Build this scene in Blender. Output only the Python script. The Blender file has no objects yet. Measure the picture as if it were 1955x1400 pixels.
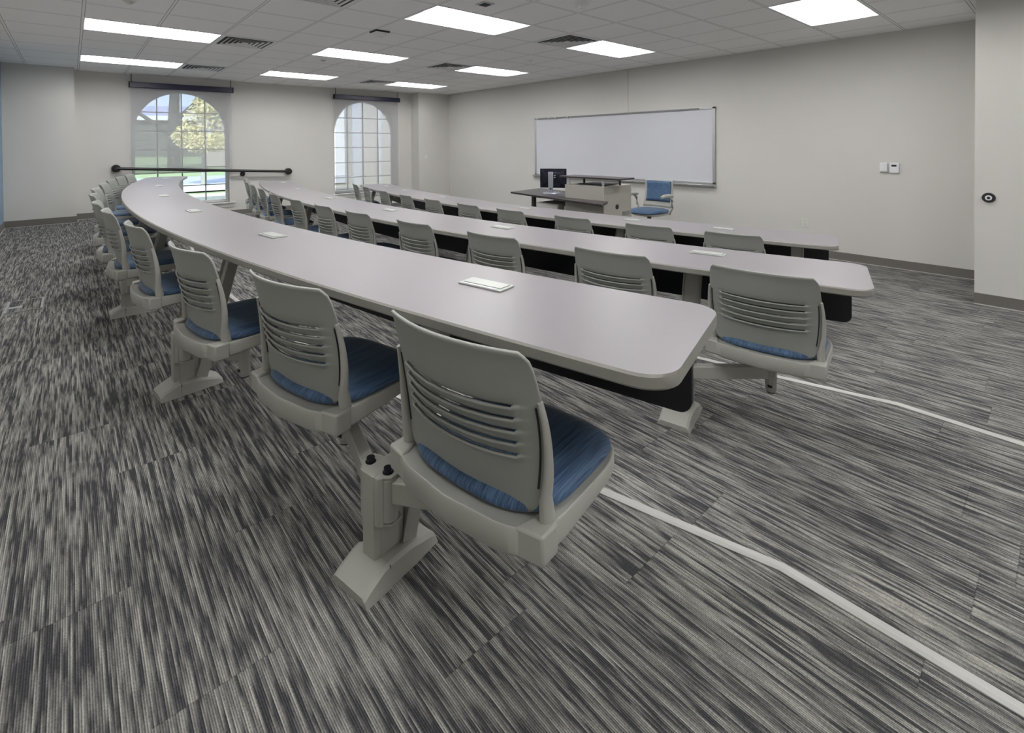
import bpy, bmesh, math, random
from mathutils import Matrix, Vector
random.seed(7)
PI = math.pi
SC = bpy.context.scene
COL = SC.collection
T = 0.6096                      # ceiling module (two feet)
ZC = 2.42                       # ceiling height above the top tier
XW = 7.152                      # whiteboard wall
YW = 0.551                      # window wall
XL = -0.872                     # left wall
YN = -12.3                      # wall behind the photographer
XR = 6.098                      # wall that steps forward by the near end
STEP = 0.15

# ------------------------------------------------------------------ camera
cam = bpy.data.cameras.new('camera')
co = bpy.data.objects.new('camera', cam); COL.objects.link(co)
R = ((0.7677906, -0.6406441, -0.0085285), (-0.0147242, -0.0043356, -0.9998822), (0.6405316, 0.7678257, -0.0127618))
rot = Matrix(((R[0][0], -R[1][0], -R[2][0]), (R[0][1], -R[1][1], -R[2][1]), (R[0][2], -R[1][2], -R[2][2])))
co.matrix_world = Matrix.Translation((-0.1065, -9.7527, 1.1596)) @ rot.to_4x4()
cam.sensor_fit = 'HORIZONTAL'; cam.sensor_width = 36.0
cam.lens = 940.04 / 1955 * 36.0
cam.shift_x = (977.5 - 919.72) / 1955
cam.shift_y = -(700 - 288.64) / 1955
cam.clip_start = 0.02; cam.clip_end = 500
SC.camera = co

# ------------------------------------------------------------------ world, sun, exposure
w = bpy.data.worlds.new('sky'); SC.world = w; w.use_nodes = True
bgn = w.node_tree.nodes['Background']
bgn.inputs[0].default_value = (0.62, 0.78, 1.0, 1); bgn.inputs[1].default_value = .75
sun = bpy.data.lights.new('sun', 'SUN'); so = bpy.data.objects.new('sun', sun); COL.objects.link(so)
sun.energy = 2.0; sun.angle = 0.01; sun.color = (1, .95, .86)
so.rotation_euler = (math.radians(48), 0, math.radians(-25)); so.location = (0, -20, 20)
SC.view_settings.view_transform = 'Standard'; SC.view_settings.look = 'None'
SC.view_settings.gamma = 1.0; SC.view_settings.use_curve_mapping = False
SC.view_settings.exposure = 1.78
SC.cycles.use_denoising = True
SC.cycles.max_bounces = 10; SC.cycles.diffuse_bounces = 6; SC.cycles.transparent_max_bounces = 12
LAMP = 7.5                      # brightness of the troffer lenses

# ------------------------------------------------------------------ materials
def new_mat(name):
    m = bpy.data.materials.new(name); m.use_nodes = True
    return m, m.node_tree.nodes, m.node_tree.links, m.node_tree.nodes['Principled BSDF']
def pm(name, col, rough=.5, metal=0.0, var=.06, scale=30, bump=0.0, bscale=400, spec=.5, coat=0):
    m, N, L, b = new_mat(name)
    tc = N.new('ShaderNodeTexCoord'); nz = N.new('ShaderNodeTexNoise'); nz.inputs['Scale'].default_value = scale
    nz.inputs['Detail'].default_value = 4
    L.new(tc.outputs['Object'], nz.inputs['Vector'])
    mx = N.new('ShaderNodeMix'); mx.data_type = 'RGBA'
    mx.inputs[6].default_value = (*[c * (1 - var) for c in col], 1); mx.inputs[7].default_value = (*[min(1, c * (1 + var)) for c in col], 1)
    L.new(nz.outputs[0], mx.inputs[0]); L.new(mx.outputs[2], b.inputs['Base Color'])
    b.inputs['Roughness'].default_value = rough; b.inputs['Metallic'].default_value = metal
    b.inputs['Specular IOR Level'].default_value = spec
    if coat: b.inputs['Coat Weight'].default_value = coat
    if bump:
        n2 = N.new('ShaderNodeTexNoise'); n2.inputs['Scale'].default_value = bscale; L.new(tc.outputs['Object'], n2.inputs['Vector'])
        bp = N.new('ShaderNodeBump'); bp.inputs['Strength'].default_value = bump; bp.inputs['Distance'].default_value = .002
        L.new(n2.outputs[0], bp.inputs['Height']); L.new(bp.outputs[0], b.inputs['Normal'])
    return m
def emit(name, col, s):
    m, N, L, b = new_mat(name)
    b.inputs['Base Color'].default_value = (.8, .8, .8, 1)
    b.inputs['Emission Color'].default_value = (*col, 1); b.inputs['Emission Strength'].default_value = s
    return m
def math_node(N, L, op, a, b=None, clamp=False):
    n = N.new('ShaderNodeMath'); n.operation = op; n.use_clamp = clamp
    for i, v in enumerate((a, b)):
        if v is None: continue
        if hasattr(v, 'links'): L.new(v, n.inputs[i])
        else: n.inputs[i].default_value = v
    return n.outputs[0]

def carpet():
    m, N, L, b = new_mat('striped carpet')
    tc = N.new('ShaderNodeTexCoord'); P = tc.outputs['Object']
    sx = N.new('ShaderNodeSeparateXYZ'); L.new(P, sx.inputs[0])
    # carpet planks: 25 cm wide, 1 m long, half-drop, each with its own shift of the streaks
    px = math_node(N, L, 'DIVIDE', sx.outputs[0], .25); fx = math_node(N, L, 'FLOOR', px)
    wn0 = N.new('ShaderNodeTexWhiteNoise'); wn0.noise_dimensions = '1D'; L.new(fx, wn0.inputs['W'])
    py = math_node(N, L, 'ADD', sx.outputs[1], wn0.outputs[0]); fy = math_node(N, L, 'FLOOR', py)
    cb = N.new('ShaderNodeCombineXYZ'); L.new(fx, cb.inputs[0]); L.new(fy, cb.inputs[1])
    wn = N.new('ShaderNodeTexWhiteNoise'); wn.noise_dimensions = '2D'; L.new(cb.outputs[0], wn.inputs['Vector'])
    off = N.new('ShaderNodeVectorMath'); off.operation = 'SCALE'; L.new(wn.outputs['Color'], off.inputs[0]); off.inputs['Scale'].default_value = 7.0
    ad = N.new('ShaderNodeVectorMath'); ad.operation = 'ADD'; L.new(P, ad.inputs[0]); L.new(off.outputs[0], ad.inputs[1])
    def noise(sc, detail, rough=.5):
        mp = N.new('ShaderNodeMapping'); mp.inputs['Scale'].default_value = sc; L.new(ad.outputs[0], mp.inputs[0])
        n = N.new('ShaderNodeTexNoise'); n.inputs['Scale'].default_value = 1; n.inputs['Detail'].default_value = detail
        n.inputs['Roughness'].default_value = rough; L.new(mp.outputs[0], n.inputs['Vector']); return n.outputs[0]
    def cols(wd, fy_, seed, detail=1.0):
        c0 = math_node(N, L, 'FLOOR', math_node(N, L, 'DIVIDE', sx.outputs[0], wd))
        h = N.new('ShaderNodeTexWhiteNoise'); h.noise_dimensions = '1D'; L.new(math_node(N, L, 'ADD', c0, seed), h.inputs['W'])
        v = N.new('ShaderNodeCombineXYZ'); L.new(math_node(N, L, 'MULTIPLY', h.outputs[0], 97.0), v.inputs[0])
        L.new(math_node(N, L, 'MULTIPLY', py, fy_), v.inputs[1]); L.new(math_node(N, L, 'MULTIPLY', wn.outputs[0], 13.0), v.inputs[2])
        n = N.new('ShaderNodeTexNoise'); n.inputs['Scale'].default_value = 1; n.inputs['Detail'].default_value = detail; L.new(v.outputs[0], n.inputs['Vector']); return n.outputs[0]
    a = cols(.0046, 5.5, 0.0, 3.0); d = cols(.0092, 4.5, 500.5, 3.0); c = noise((14, 1.6, 1), 1.0)
    s = math_node(N, L, 'ADD', math_node(N, L, 'MULTIPLY', a, .48), math_node(N, L, 'MULTIPLY', c, .05))
    s = math_node(N, L, 'ADD', s, math_node(N, L, 'MULTIPLY', d, .50))
    s = math_node(N, L, 'MULTIPLY', math_node(N, L, 'SUBTRACT', s, .455), 6.0, True)
    # ribs of the loop pile, every 4.5 mm, and the loops along them
    rib = math_node(N, L, 'SINE', math_node(N, L, 'MULTIPLY', sx.outputs[0], 2 * PI / .0046))
    rib = math_node(N, L, 'ADD', math_node(N, L, 'MULTIPLY', rib, .5), .5)
    lp = N.new('ShaderNodeTexNoise'); lp.inputs['Scale'].default_value = 230; lp.inputs['Detail'].default_value = 2; L.new(P, lp.inputs['Vector'])
    mx = N.new('ShaderNodeMix'); mx.data_type = 'RGBA'; L.new(s, mx.inputs[0])
    mx.inputs[6].default_value = (.056, .057, .062, 1); mx.inputs[7].default_value = (.335, .328, .303, 1)
    k = math_node(N, L, 'ADD', math_node(N, L, 'MULTIPLY', rib, .75), math_node(N, L, 'MULTIPLY', lp.outputs[0], 1.1))
    k = math_node(N, L, 'ADD', k, .06)
    # seams
    fr = math_node(N, L, 'FRACT', py); e = math_node(N, L, 'MINIMUM', fr, math_node(N, L, 'SUBTRACT', 1, fr))
    seam = math_node(N, L, 'ADD', math_node(N, L, 'MULTIPLY', math_node(N, L, 'GREATER_THAN', e, .0016), .25), .75)
    k = math_node(N, L, 'MULTIPLY', k, seam)
    vm = N.new('ShaderNodeVectorMath'); vm.operation = 'SCALE'; L.new(mx.outputs[2], vm.inputs[0]); L.new(k, vm.inputs['Scale'])
    L.new(vm.outputs[0], b.inputs['Base Color'])
    b.inputs['Roughness'].default_value = .95; b.inputs['Specular IOR Level'].default_value = .15
    bp = N.new('ShaderNodeBump'); bp.inputs['Strength'].default_value = .5; bp.inputs['Distance'].default_value = .002
    L.new(k, bp.inputs['Height']); L.new(bp.outputs[0], b.inputs['Normal'])
    return m
def ceiling_mat():
    m, N, L, b = new_mat('acoustic tiles in a grid')
    tc = N.new('ShaderNodeTexCoord'); P = tc.outputs['Object']
    sx = N.new('ShaderNodeSeparateXYZ'); L.new(P, sx.inputs[0])
    def edge(o):
        f = math_node(N, L, 'FRACT', math_node(N, L, 'DIVIDE', o, T))
        return math_node(N, L, 'MULTIPLY', math_node(N, L, 'MINIMUM', f, math_node(N, L, 'SUBTRACT', 1, f)), T)
    e = math_node(N, L, 'MINIMUM', edge(sx.outputs[0]), edge(sx.outputs[1]))
    rp = N.new('ShaderNodeValToRGB'); rp.color_ramp.interpolation = 'CONSTANT'
    cr = rp.color_ramp; cr.elements[0].position = 0; cr.elements[0].color = (.86, .86, .86, 1)
    cr.elements[1].position = .09; cr.elements[1].color = (.25, .25, .25, 1)  # dark band paints the shadow gap between grid bar and tile
    x = cr.elements.new(.135); x.color = (.88, .88, .875, 1)
    L.new(math_node(N, L, 'MULTIPLY', e, 10), rp.inputs[0])
    nz = N.new('ShaderNodeTexNoise'); nz.inputs['Scale'].default_value = 220; nz.inputs['Detail'].default_value = 3; L.new(P, nz.inputs['Vector'])
    k = math_node(N, L, 'ADD', math_node(N, L, 'MULTIPLY', nz.outputs[0], .16), .92)
    vm = N.new('ShaderNodeVectorMath'); vm.operation = 'SCALE'; L.new(rp.outputs[0], vm.inputs[0]); L.new(k, vm.inputs['Scale'])
    L.new(vm.outputs[0], b.inputs['Base Color']); b.inputs['Roughness'].default_value = .9; b.inputs['Specular IOR Level'].default_value = .2
    return m
def fabric(name='blue woven fabric', c1=(.018, .045, .105), c2=(.085, .165, .29)):
    m, N, L, b = new_mat(name)
    tc = N.new('ShaderNodeTexCoord')
    def n(sc, d):
        mp = N.new('ShaderNodeMapping'); mp.inputs['Scale'].default_value = sc; L.new(tc.outputs['Object'], mp.inputs[0])
        t = N.new('ShaderNodeTexNoise'); t.inputs['Scale'].default_value = 1; t.inputs['Detail'].default_value = d; L.new(mp.outputs[0], t.inputs['Vector']); return t.outputs[0]
    s = math_node(N, L, 'ADD', math_node(N, L, 'MULTIPLY', n((420, 9, 40), 2), .75), math_node(N, L, 'MULTIPLY', n((70, 4, 20), 1), .25))
    s = math_node(N, L, 'MULTIPLY', math_node(N, L, 'SUBTRACT', s, .34), 3.2, True)
    mx = N.new('ShaderNodeMix'); mx.data_type = 'RGBA'; L.new(s, mx.inputs[0])
    mx.inputs[6].default_value = (*c1, 1); mx.inputs[7].default_value = (*c2, 1)
    L.new(mx.outputs[2], b.inputs['Base Color']); b.inputs['Roughness'].default_value = .65
    b.inputs['Sheen Weight'].default_value = .25; b.inputs['Sheen Roughness'].default_value = .4
    bp = N.new('ShaderNodeBump'); bp.inputs['Strength'].default_value = .25; bp.inputs['Distance'].default_value = .001
    L.new(s, bp.inputs['Height']); L.new(bp.outputs[0], b.inputs['Normal'])
    return m
def shade_mat():
    m, N, L, b = new_mat('grey mesh shade cloth')
    out = N['Material Output']; tr = N.new('ShaderNodeBsdfTransparent'); df = N.new('ShaderNodeBsdfDiffuse')
    tc = N.new('ShaderNodeTexCoord'); nz = N.new('ShaderNodeTexNoise'); nz.inputs['Scale'].default_value = 60; L.new(tc.outputs['Object'], nz.inputs['Vector'])
    df.inputs[0].default_value = (.49, .49, .50, 1); tr.inputs[0].default_value = (1, 1, 1, 1)
    fac = math_node(N, L, 'ADD', math_node(N, L, 'MULTIPLY', nz.outputs[0], .06), .62)
    ms = N.new('ShaderNodeMixShader'); L.new(fac, ms.inputs[0]); L.new(tr.outputs[0], ms.inputs[1]); L.new(df.outputs[0], ms.inputs[2])
    L.new(ms.outputs[0], out.inputs[0]); return m
def glass_mat():
    m, N, L, b = new_mat('clear window glass')
    out = N['Material Output']; tr = N.new('ShaderNodeBsdfTransparent'); gl = N.new('ShaderNodeBsdfGlossy')
    gl.inputs['Roughness'].default_value = .02; tr.inputs[0].default_value = (.93, .96, .96, 1)
    fr = N.new('ShaderNodeFresnel'); fr.inputs[0].default_value = 1.45
    ms = N.new('ShaderNodeMixShader'); L.new(fr.outputs[0], ms.inputs[0]); L.new(tr.outputs[0], ms.inputs[1]); L.new(gl.outputs[0], ms.inputs[2])
    L.new(ms.outputs[0], out.inputs[0]); return m

M = dict(
    carpet=carpet(), ceiling=ceiling_mat(), fabric=fabric(), shade=shade_mat(), glass=glass_mat(),
    wall=pm('warm grey wall paint', (.60, .588, .56), .75, var=.015, scale=3, bump=.12, bscale=260, spec=.25),
    bluewall=pm('slate blue wall paint', (.22, .32, .42), .75, var=.02, scale=3),
    rubber_base=pm('taupe rubber base', (.155, .145, .13), .55, var=.05, scale=6),
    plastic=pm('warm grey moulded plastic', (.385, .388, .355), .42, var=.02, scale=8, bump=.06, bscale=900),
    plastic_shaded=pm('warm grey plastic shaded', (.285, .297, .275), .48, var=.02, scale=8, bump=.06, bscale=900),  # the pan's plastic again, darkened to put backrest shade in the colour
    steel=pm('warm grey painted steel', (.385, .385, .35), .38, var=.02, scale=10),
    laminate=pm('pale lavender grey laminate', (.24, .226, .24), .38, var=.035, scale=90, bump=.03, bscale=700),
    edge=pm('pale grey edge band', (.27, .265, .24), .45, var=.08, scale=20),
    black=pm('near black panel', (.006, .006, .009), .45, var=.2, scale=12),
    panelface=pm('grey panel face', (.33, .33, .34), .5),
    white=pm('white plastic', (.72, .73, .75), .4, var=.01),
    offwhite=pm('off white plastic', (.62, .63, .58), .4, var=.02),
    plate=pm('pale green white plate', (.42, .445, .42), .35, var=.03),
    bolt=pm('black bolt', (.012, .013, .022), .35, metal=.3),
    rubber=pm('black rubber', (.012, .012, .014), .6),
    alum=pm('brushed aluminium', (.56, .57, .58), .35, metal=.85, scale=80),
    nosing=pm('pale ribbed nosing', (.46, .46, .44), .35, var=.03),
    reflector=pm('white enamel reflector', (.86, .88, .92), .35, var=.005),
    lens=emit('glowing lens', (1.0, .985, .965), LAMP),
    trim=pm('white enamel trim', (.74, .75, .76), .4, var=.01),
    dark=pm('dark slot', (.015, .015, .02), .6),
    rail=pm('black iron pipe', (.006, .006, .007), .3, var=.1, spec=.6),
    headrail=pm('dark indigo headrail', (.022, .02, .055), .3, var=.08),
    wboard=pm('white marker board', (.59, .60, .645), .25, var=.012, scale=2, spec=.5),
    cork=pm('grey map rail strip', (.22, .22, .22), .7, var=.3, scale=90),
    espresso=pm('espresso laminate', (.035, .028, .03), .3, var=.15, scale=20),
    cabinet=pm('warm grey cabinet laminate', (.40, .385, .35), .5, var=.02),
    mesh_panel=pm('pale perforated panel', (.50, .50, .48), .5, var=.25, scale=120),
    screenblk=pm('glossy black monitor shell', (.008, .008, .02), .22, var=.1),
    silver=pm('silver plastic', (.34, .36, .42), .35, metal=.4),
    brown=pm('brown metal stem', (.05, .03, .022), .4),
    frame=pm('white window frame', (.66, .66, .64), .45, var=.01),
    muntin=pm('grey muntin', (.22, .235, .22), .5),
    sill=pm('white window sill', (.68, .68, .66), .4),
    grass=pm('lawn grass', (.20, .26, .13), .95, var=.35, scale=2.5),
    road=pm('asphalt road', (.27, .29, .36), .9, var=.08, scale=2),
    walk=pm('concrete sidewalk', (.42, .45, .46), .9, var=.06, scale=3),
    gravel=pm('pale gravel and flowers', (.36, .34, .27), .95, var=.8, scale=22),
    bark=pm('tree bark', (.27, .29, .26), .9, var=.25, scale=14),
    darkbark=pm('dark tree bark', (.08, .09, .08), .95, var=.3, scale=6),
    leafy=pm('yellow green leaves', (.72, .68, .38), .8, var=.35, scale=9),
    darkleaf=pm('dark green leaves', (.045, .085, .045), .9, var=.5, scale=5),
    hall=pm('dark hall siding', (.11, .13, .11), .9, var=.25, scale=1.2),
    roof=pm('blue grey roof', (.30, .33, .48), .8, var=.08, scale=1.5),
    fascia=pm('white fascia', (.75, .78, .80), .6),
    brick=pm('tan brick', (.40, .38, .355), .9, var=.10, scale=18),
    column=pm('pale blue column', (.45, .47, .52), .7),
)

# ------------------------------------------------------------------ mesh helpers
def add_box(bm, c, s, mat=None, rz=0.0, mi=0):
    mt = Matrix.Translation(c) @ (mat or Matrix.Rotation(rz, 4, 'Z')) @ Matrix.Diagonal((*s, 1))
    r = bmesh.ops.create_cube(bm, size=1.0, matrix=mt)
    for f in {f for v in r['verts'] for f in v.link_faces}: f.material_index = mi
    return r['verts']
def add_bar(bm, p, q, wx, wz, mi=0, up=(0, 0, 1)):
    p = Vector(p); q = Vector(q); d = q - p; z = d.normalized(); u = Vector(up)
    x = u.cross(z)
    if x.length < 1e-4: x = Vector((1, 0, 0)).cross(z)
    x.normalize(); y = z.cross(x)
    m = Matrix((x, y, z)).transposed().to_4x4()
    return add_box(bm, (p + q) / 2, (wx, wz, d.length), m, mi=mi)
def add_cyl(bm, p, q, r, r2=None, seg=16, mi=0, caps=True):
    p = Vector(p); q = Vector(q); d = q - p
    m = Matrix.Translation((p + q) / 2) @ d.to_track_quat('Z', 'Y').to_matrix().to_4x4()
    g = bmesh.ops.create_cone(bm, cap_ends=caps, segments=seg, radius1=r, radius2=r if r2 is None else r2, depth=d.length, matrix=m)
    for f in {f for v in g['verts'] for f in v.link_faces}: f.material_index = mi
def add_tube(bm, pts, radii, seg=10, flat=1.0, mi=0, side=None):
    """sweep an ellipse along a polyline"""
    pts = [Vector(p) for p in pts]; n = len(pts); rings = []
    if not hasattr(radii, '__len__'): radii = [radii] * n
    for i, p in enumerate(pts):
        t = (pts[min(i + 1, n - 1)] - pts[max(i - 1, 0)]).normalized()
        u = Vector(side) if side else (Vector((0, 0, 1)) if abs(t.z) < .9 else Vector((0, 1, 0)))
        x = (u - t * u.dot(t)).normalized(); y = t.cross(x)
        rings.append([bm.verts.new(p + x * math.cos(a) * radii[i] + y * math.sin(a) * radii[i] * flat) for a in [2 * PI * k / seg for k in range(seg)]])
    for a, b in zip(rings, rings[1:]):
        for k in range(seg):
            f = bm.faces.new((a[k], a[(k + 1) % seg], b[(k + 1) % seg], b[k])); f.material_index = mi
    for r_, rev in ((rings[0], True), (rings[-1], False)):
        f = bm.faces.new(list(reversed(r_)) if rev else r_); f.material_index = mi
def add_loft(bm, rings, mi=0, cap0=True, cap1=True):
    vs = [[bm.verts.new(p) for p in r] for r in rings]; n = len(vs[0])
    for a, b in zip(vs, vs[1:]):
        for k in range(n):
            f = bm.faces.new((a[k], a[(k + 1) % n], b[(k + 1) % n], b[k])); f.material_index = mi
    if cap0: bm.faces.new(list(reversed(vs[0]))).material_index = mi
    if cap1: bm.faces.new(vs[-1]).material_index = mi
def add_quad(bm, pts, mi=0):
    f = bm.faces.new([bm.verts.new(p) for p in pts]); f.material_index = mi
def obj(name, bm, mats, parent=None, smooth=False, bevel=0.0, seg=2, solid=0.0, loc=None, fix=True):
    if fix: bmesh.ops.recalc_face_normals(bm, faces=bm.faces)
    me = bpy.data.meshes.new(name); bm.to_mesh(me); bm.free()
    for m in (mats if isinstance(mats, (list, tuple)) else [mats]): me.materials.append(m)
    o = bpy.data.objects.new(name, me); COL.objects.link(o)
    if parent: o.parent = parent
    if loc: o.location = loc
    if smooth:
        for p in me.polygons: p.use_smooth = True
        try: me.set_sharp_from_angle(angle=math.radians(smooth if smooth > 1 else 38))
        except Exception: pass
    if solid:
        s = o.modifiers.new('solid', 'SOLIDIFY'); s.thickness = solid; s.offset = 0
    if bevel:
        b = o.modifiers.new('bevel', 'BEVEL'); b.width = bevel; b.segments = seg; b.limit_method = 'ANGLE'; b.angle_limit = math.radians(35)
        b.harden_normals = False
        for p in me.polygons: p.use_smooth = True
        if not smooth:
            try: me.set_sharp_from_angle(angle=math.radians(50))
            except Exception: pass
    return o
def tag(o, label, cat, group=None, kind=None):
    o['label'] = label; o['category'] = cat
    if group: o['group'] = group
    if kind: o['kind'] = kind
    return o
def thing(name, label, cat, loc=(0, 0, 0), rz=0.0, group=None):
    o = bpy.data.objects.new(name, None); COL.objects.link(o); o.location = loc; o.rotation_euler = (0, 0, rz)
    o.empty_display_size = .1
    return tag(o, label, cat, group)
def struct(name, bm, m, **k):
    o = obj(name, bm, m, **k); o['kind'] = 'structure'; return o
def dup(root, loc, rz, label, group=None, name=None):
    r = root.copy(); COL.objects.link(r); r.location = loc; r.rotation_euler = (0, 0, rz); r['label'] = label
    if group: r['group'] = group
    for ch in list(root.children):
        c = ch.copy(); COL.objects.link(c); c.parent = r
        for g in list(ch.children):
            d = g.copy(); COL.objects.link(d); d.parent = c
    return r
def superellipse(hx, hy, n=3.2, seg=40, cx=0, cy=0):
    pts = []
    for k in range(seg):
        a = 2 * PI * k / seg; c, s = math.cos(a), math.sin(a)
        pts.append((cx + hx * math.copysign(abs(c) ** (2 / n), c), cy + hy * math.copysign(abs(s) ** (2 / n), s)))
    return pts

# ------------------------------------------------------------------ room shell
EDGE = {1: ((16.459, -5.192), 15.62, (1.375, -9.25), (1.355, YN)), 2: ((17.258, -5.154), 14.78, (3.035, -9.2), (2.93, YN))}
def edge_line(k, off=0.0):
    c, r, kink, end = EDGE[k]; r += off; pts = []
    a0 = math.asin((YW - c[1]) / r); a1 = math.asin((kink[1] - c[1]) / r)
    for i in range(61):
        a = a0 + (a1 - a0) * i / 60
        pts.append((c[0] - r * math.cos(a), c[1] + r * math.sin(a)))
    for i in range(1, 9): pts.append((pts[60][0] + (end[0] - kink[0]) * i / 8, kink[1] + (end[1] - kink[1]) * i / 8))
    return pts
bm = bmesh.new()
e1, e2 = edge_line(1), edge_line(2)
n = len(e1)
for i in range(n - 1):
    (x0, y0), (x1, y1) = e1[i], e1[i + 1]; (u0, v0), (u1, v1) = e2[i], e2[i + 1]
    add_quad(bm, [(XL, y0, 0), (x0, y0, 0), (x1, y1, 0), (XL, y1, 0)])
    add_quad(bm, [(x0, y0, 0), (x0, y0, -STEP), (x1, y1, -STEP), (x1, y1, 0)])
    add_quad(bm, [(x0, y0, -STEP), (u0, v0, -STEP), (u1, v1, -STEP), (x1, y1, -STEP)])
    add_quad(bm, [(u0, v0, -STEP), (u0, v0, -2 * STEP), (u1, v1, -2 * STEP), (u1, v1, -STEP)])
    add_quad(bm, [(u0, v0, -2 * STEP), (XW, v0, -2 * STEP), (XW, v1, -2 * STEP), (u1, v1, -2 * STEP)])
struct('floor', bm, M['carpet'])
for k, z in ((1, 0.0), (2, -STEP)):
    bm = bmesh.new(); a = edge_line(k, 0.028); b = edge_line(k, 0.0); c = edge_line(k, -0.004); mid = edge_line(k, .018); mid2 = edge_line(k, .011)
    prof = [(a, z + .0005), (a, z + .003), (mid, z + .007), (mid2, z + .004), (b, z + .007), (c, z + .004), (c, z - .03), (b, z - .03)]
    for i in range(len(a) - 1):
        for (p, zp), (q, zq) in zip(prof, prof[1:]):
            add_quad(bm, [(*p[i], zp), (*q[i], zq), (*q[i + 1], zq), (*p[i + 1], zp)])
    struct('trim_%d' % k, bm, M['nosing'])

# openings of the two arched windows
WIN = {1: (0.70, 2.22), 2: (4.30, 5.83)}
SILL, SPRING = 0.115, 1.43
DEPTH = 0.19
def arch_pts(x0, x1, seg=28):
    r = (x1 - x0) / 2; cx = (x0 + x1) / 2
    return [(cx - r * math.cos(PI * i / seg), SPRING + r * math.sin(PI * i / seg)) for i in range(seg + 1)]
bm = bmesh.new()
def wall_rect(x0, x1, z0, z1):
    if x1 - x0 > 1e-4 and z1 - z0 > 1e-4: add_quad(bm, [(x0, YW, z0), (x1, YW, z0), (x1, YW, z1), (x0, YW, z1)])
xs = [-.053, WIN[1][0], WIN[1][1], WIN[2][0], WIN[2][1], 6.254]
for i in (0, 2, 4): wall_rect(xs[i], xs[i + 1], -.3, ZC)
for k in WIN:
    x0, x1 = WIN[k]; wall_rect(x0, x1, -.3, SILL); A = arch_pts(x0, x1)
    for (xa, za), (xb, zb) in zip(A, A[1:]): add_quad(bm, [(xa, YW, za), (xb, YW, zb), (xb, YW, ZC), (xa, YW, ZC)])
    loop = [(x0, SILL)] + A + [(x1, SILL)]
    for (xa, za), (xb, zb) in zip(loop, loop[1:] + loop[:1]): add_quad(bm, [(xa, YW, za), (xb, YW, zb), (xb, YW + DEPTH, zb), (xa, YW + DEPTH, za)])
struct('wall_window', bm, M['wall'], fix=False)
# outer skin of the building so daylight comes in by the windows alone
bm = bmesh.new()
add_box(bm, (3.1, YW + .02, ZC + .25), (8.6, .04, .5)); 
add_box(bm, (3.1, (YW + YN) / 2, ZC + .5), (8.8, YW - YN + .6, .05)); 
add_box(bm, (XL - .05, (YW + YN) / 2, 1.2), (.05, YW - YN + .6, 3.6)); add_box(bm, (XW + .05, (YW + YN) / 2, 1.2), (.05, YW - YN + .6, 3.6))
add_box(bm, (3.1, YN - .05, 1.2), (8.6, .05, 3.6))
struct('wall_exterior', bm, M['hall'])
bm = bmesh.new()   # pilaster at the far corner
add_quad(bm, [(6.254, YW, -.3), (6.254, .21, -.3), (6.254, .21, ZC), (6.254, YW, ZC)])
add_quad(bm, [(6.254, .21, -.3), (XW, .21, -.3), (XW, .21, ZC), (6.254, .21, ZC)])
struct('wall_corner', bm, M['wall'], fix=False)
bm = bmesh.new()
add_quad(bm, [(XL, .21, -.02), (-.053, .21, -.02), (-.053, .21, ZC), (XL, .21, ZC)])
add_quad(bm, [(-.053, .21, -.02), (-.053, YW, -.02), (-.053, YW, ZC), (-.053, .21, ZC)])
struct('wall_back', bm, M['wall'], fix=False)
bm = bmesh.new(); add_quad(bm, [(XL, YN, -.02), (XL, -1.6, -.02), (XL, -1.6, ZC), (XL, YN, ZC)]); add_quad(bm, [(XL, -1.6, -.02), (XL, .21, -.02), (XL, .21, ZC), (XL, -1.6, ZC)], 1); struct('wall_left', bm, [M['wall'], M['bluewall']], fix=False)
bm = bmesh.new(); add_quad(bm, [(XW, .21, -.3), (XW, -9.197, -.3), (XW, -9.197, ZC), (XW, .21, ZC)]); struct('wall_whiteboard', bm, M['wall'], fix=False)
bm = bmesh.new()
add_quad(bm, [(XW, -9.197, -.3), (XR, -9.197, -.3), (XR, -9.197, ZC), (XW, -9.197, ZC)])
add_quad(bm, [(XR, -9.197, -.3), (XR, YN, -.3), (XR, YN, ZC), (XR, -9.197, ZC)])
struct('wall_right', bm, M['wall'], fix=False)
bm = bmesh.new(); add_quad(bm, [(XL, YN, -.3), (XR, YN, -.3), (XR, YN, ZC), (XL, YN, ZC)]); struct('wall_near', bm, M['wall'], fix=False)
def base(name, runs):
    bm = bmesh.new()
    for (p, q, z, nx, ny) in runs:
        c = ((p[0] + q[0]) / 2 + nx * .006, (p[1] + q[1]) / 2 + ny * .006, z + .05)
        L_ = math.hypot(q[0] - p[0], q[1] - p[1])
        if nx: add_box(bm, c, (.010, L_, .10))
        else: add_box(bm, c, (L_, .010, .10))
        c2 = ((p[0] + q[0]) / 2 + nx * .014, (p[1] + q[1]) / 2 + ny * .014, z + .003)
        add_box(bm, c2, (.012, L_, .006) if nx else (L_, .012, .006), mi=1)
    struct(name, bm, [M['rubber_base'], M['nosing']])
xe1 = edge_line(1)[0][0]; xe2 = edge_line(2)[0][0]
base('baseboard_window', [((-.053, YW), (xe1, YW), 0, 0, -1), ((xe1, YW), (xe2, YW), -STEP, 0, -1), ((xe2, YW), (6.254, YW), -2 * STEP, 0, -1)])
base('baseboard_back', [((XL, .21), (-.053, .21), 0, 0, -1), ((-.053, .21), (-.053, YW), 0, 1, 0)])
base('baseboard_left', [((XL, YN), (XL, .21), 0, 1, 0)])
base('baseboard_corner', [((6.254, .21), (XW, .21), -.3, 0, -1), ((6.254, .21), (6.254, YW), -.3, -1, 0)])
base('baseboard_whiteboard', [((XW, -9.197), (XW, .21), -.3, -1, 0)])
base('baseboard_right', [((XR, YN), (XR, -9.197), -.3, -1, 0)])

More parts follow.
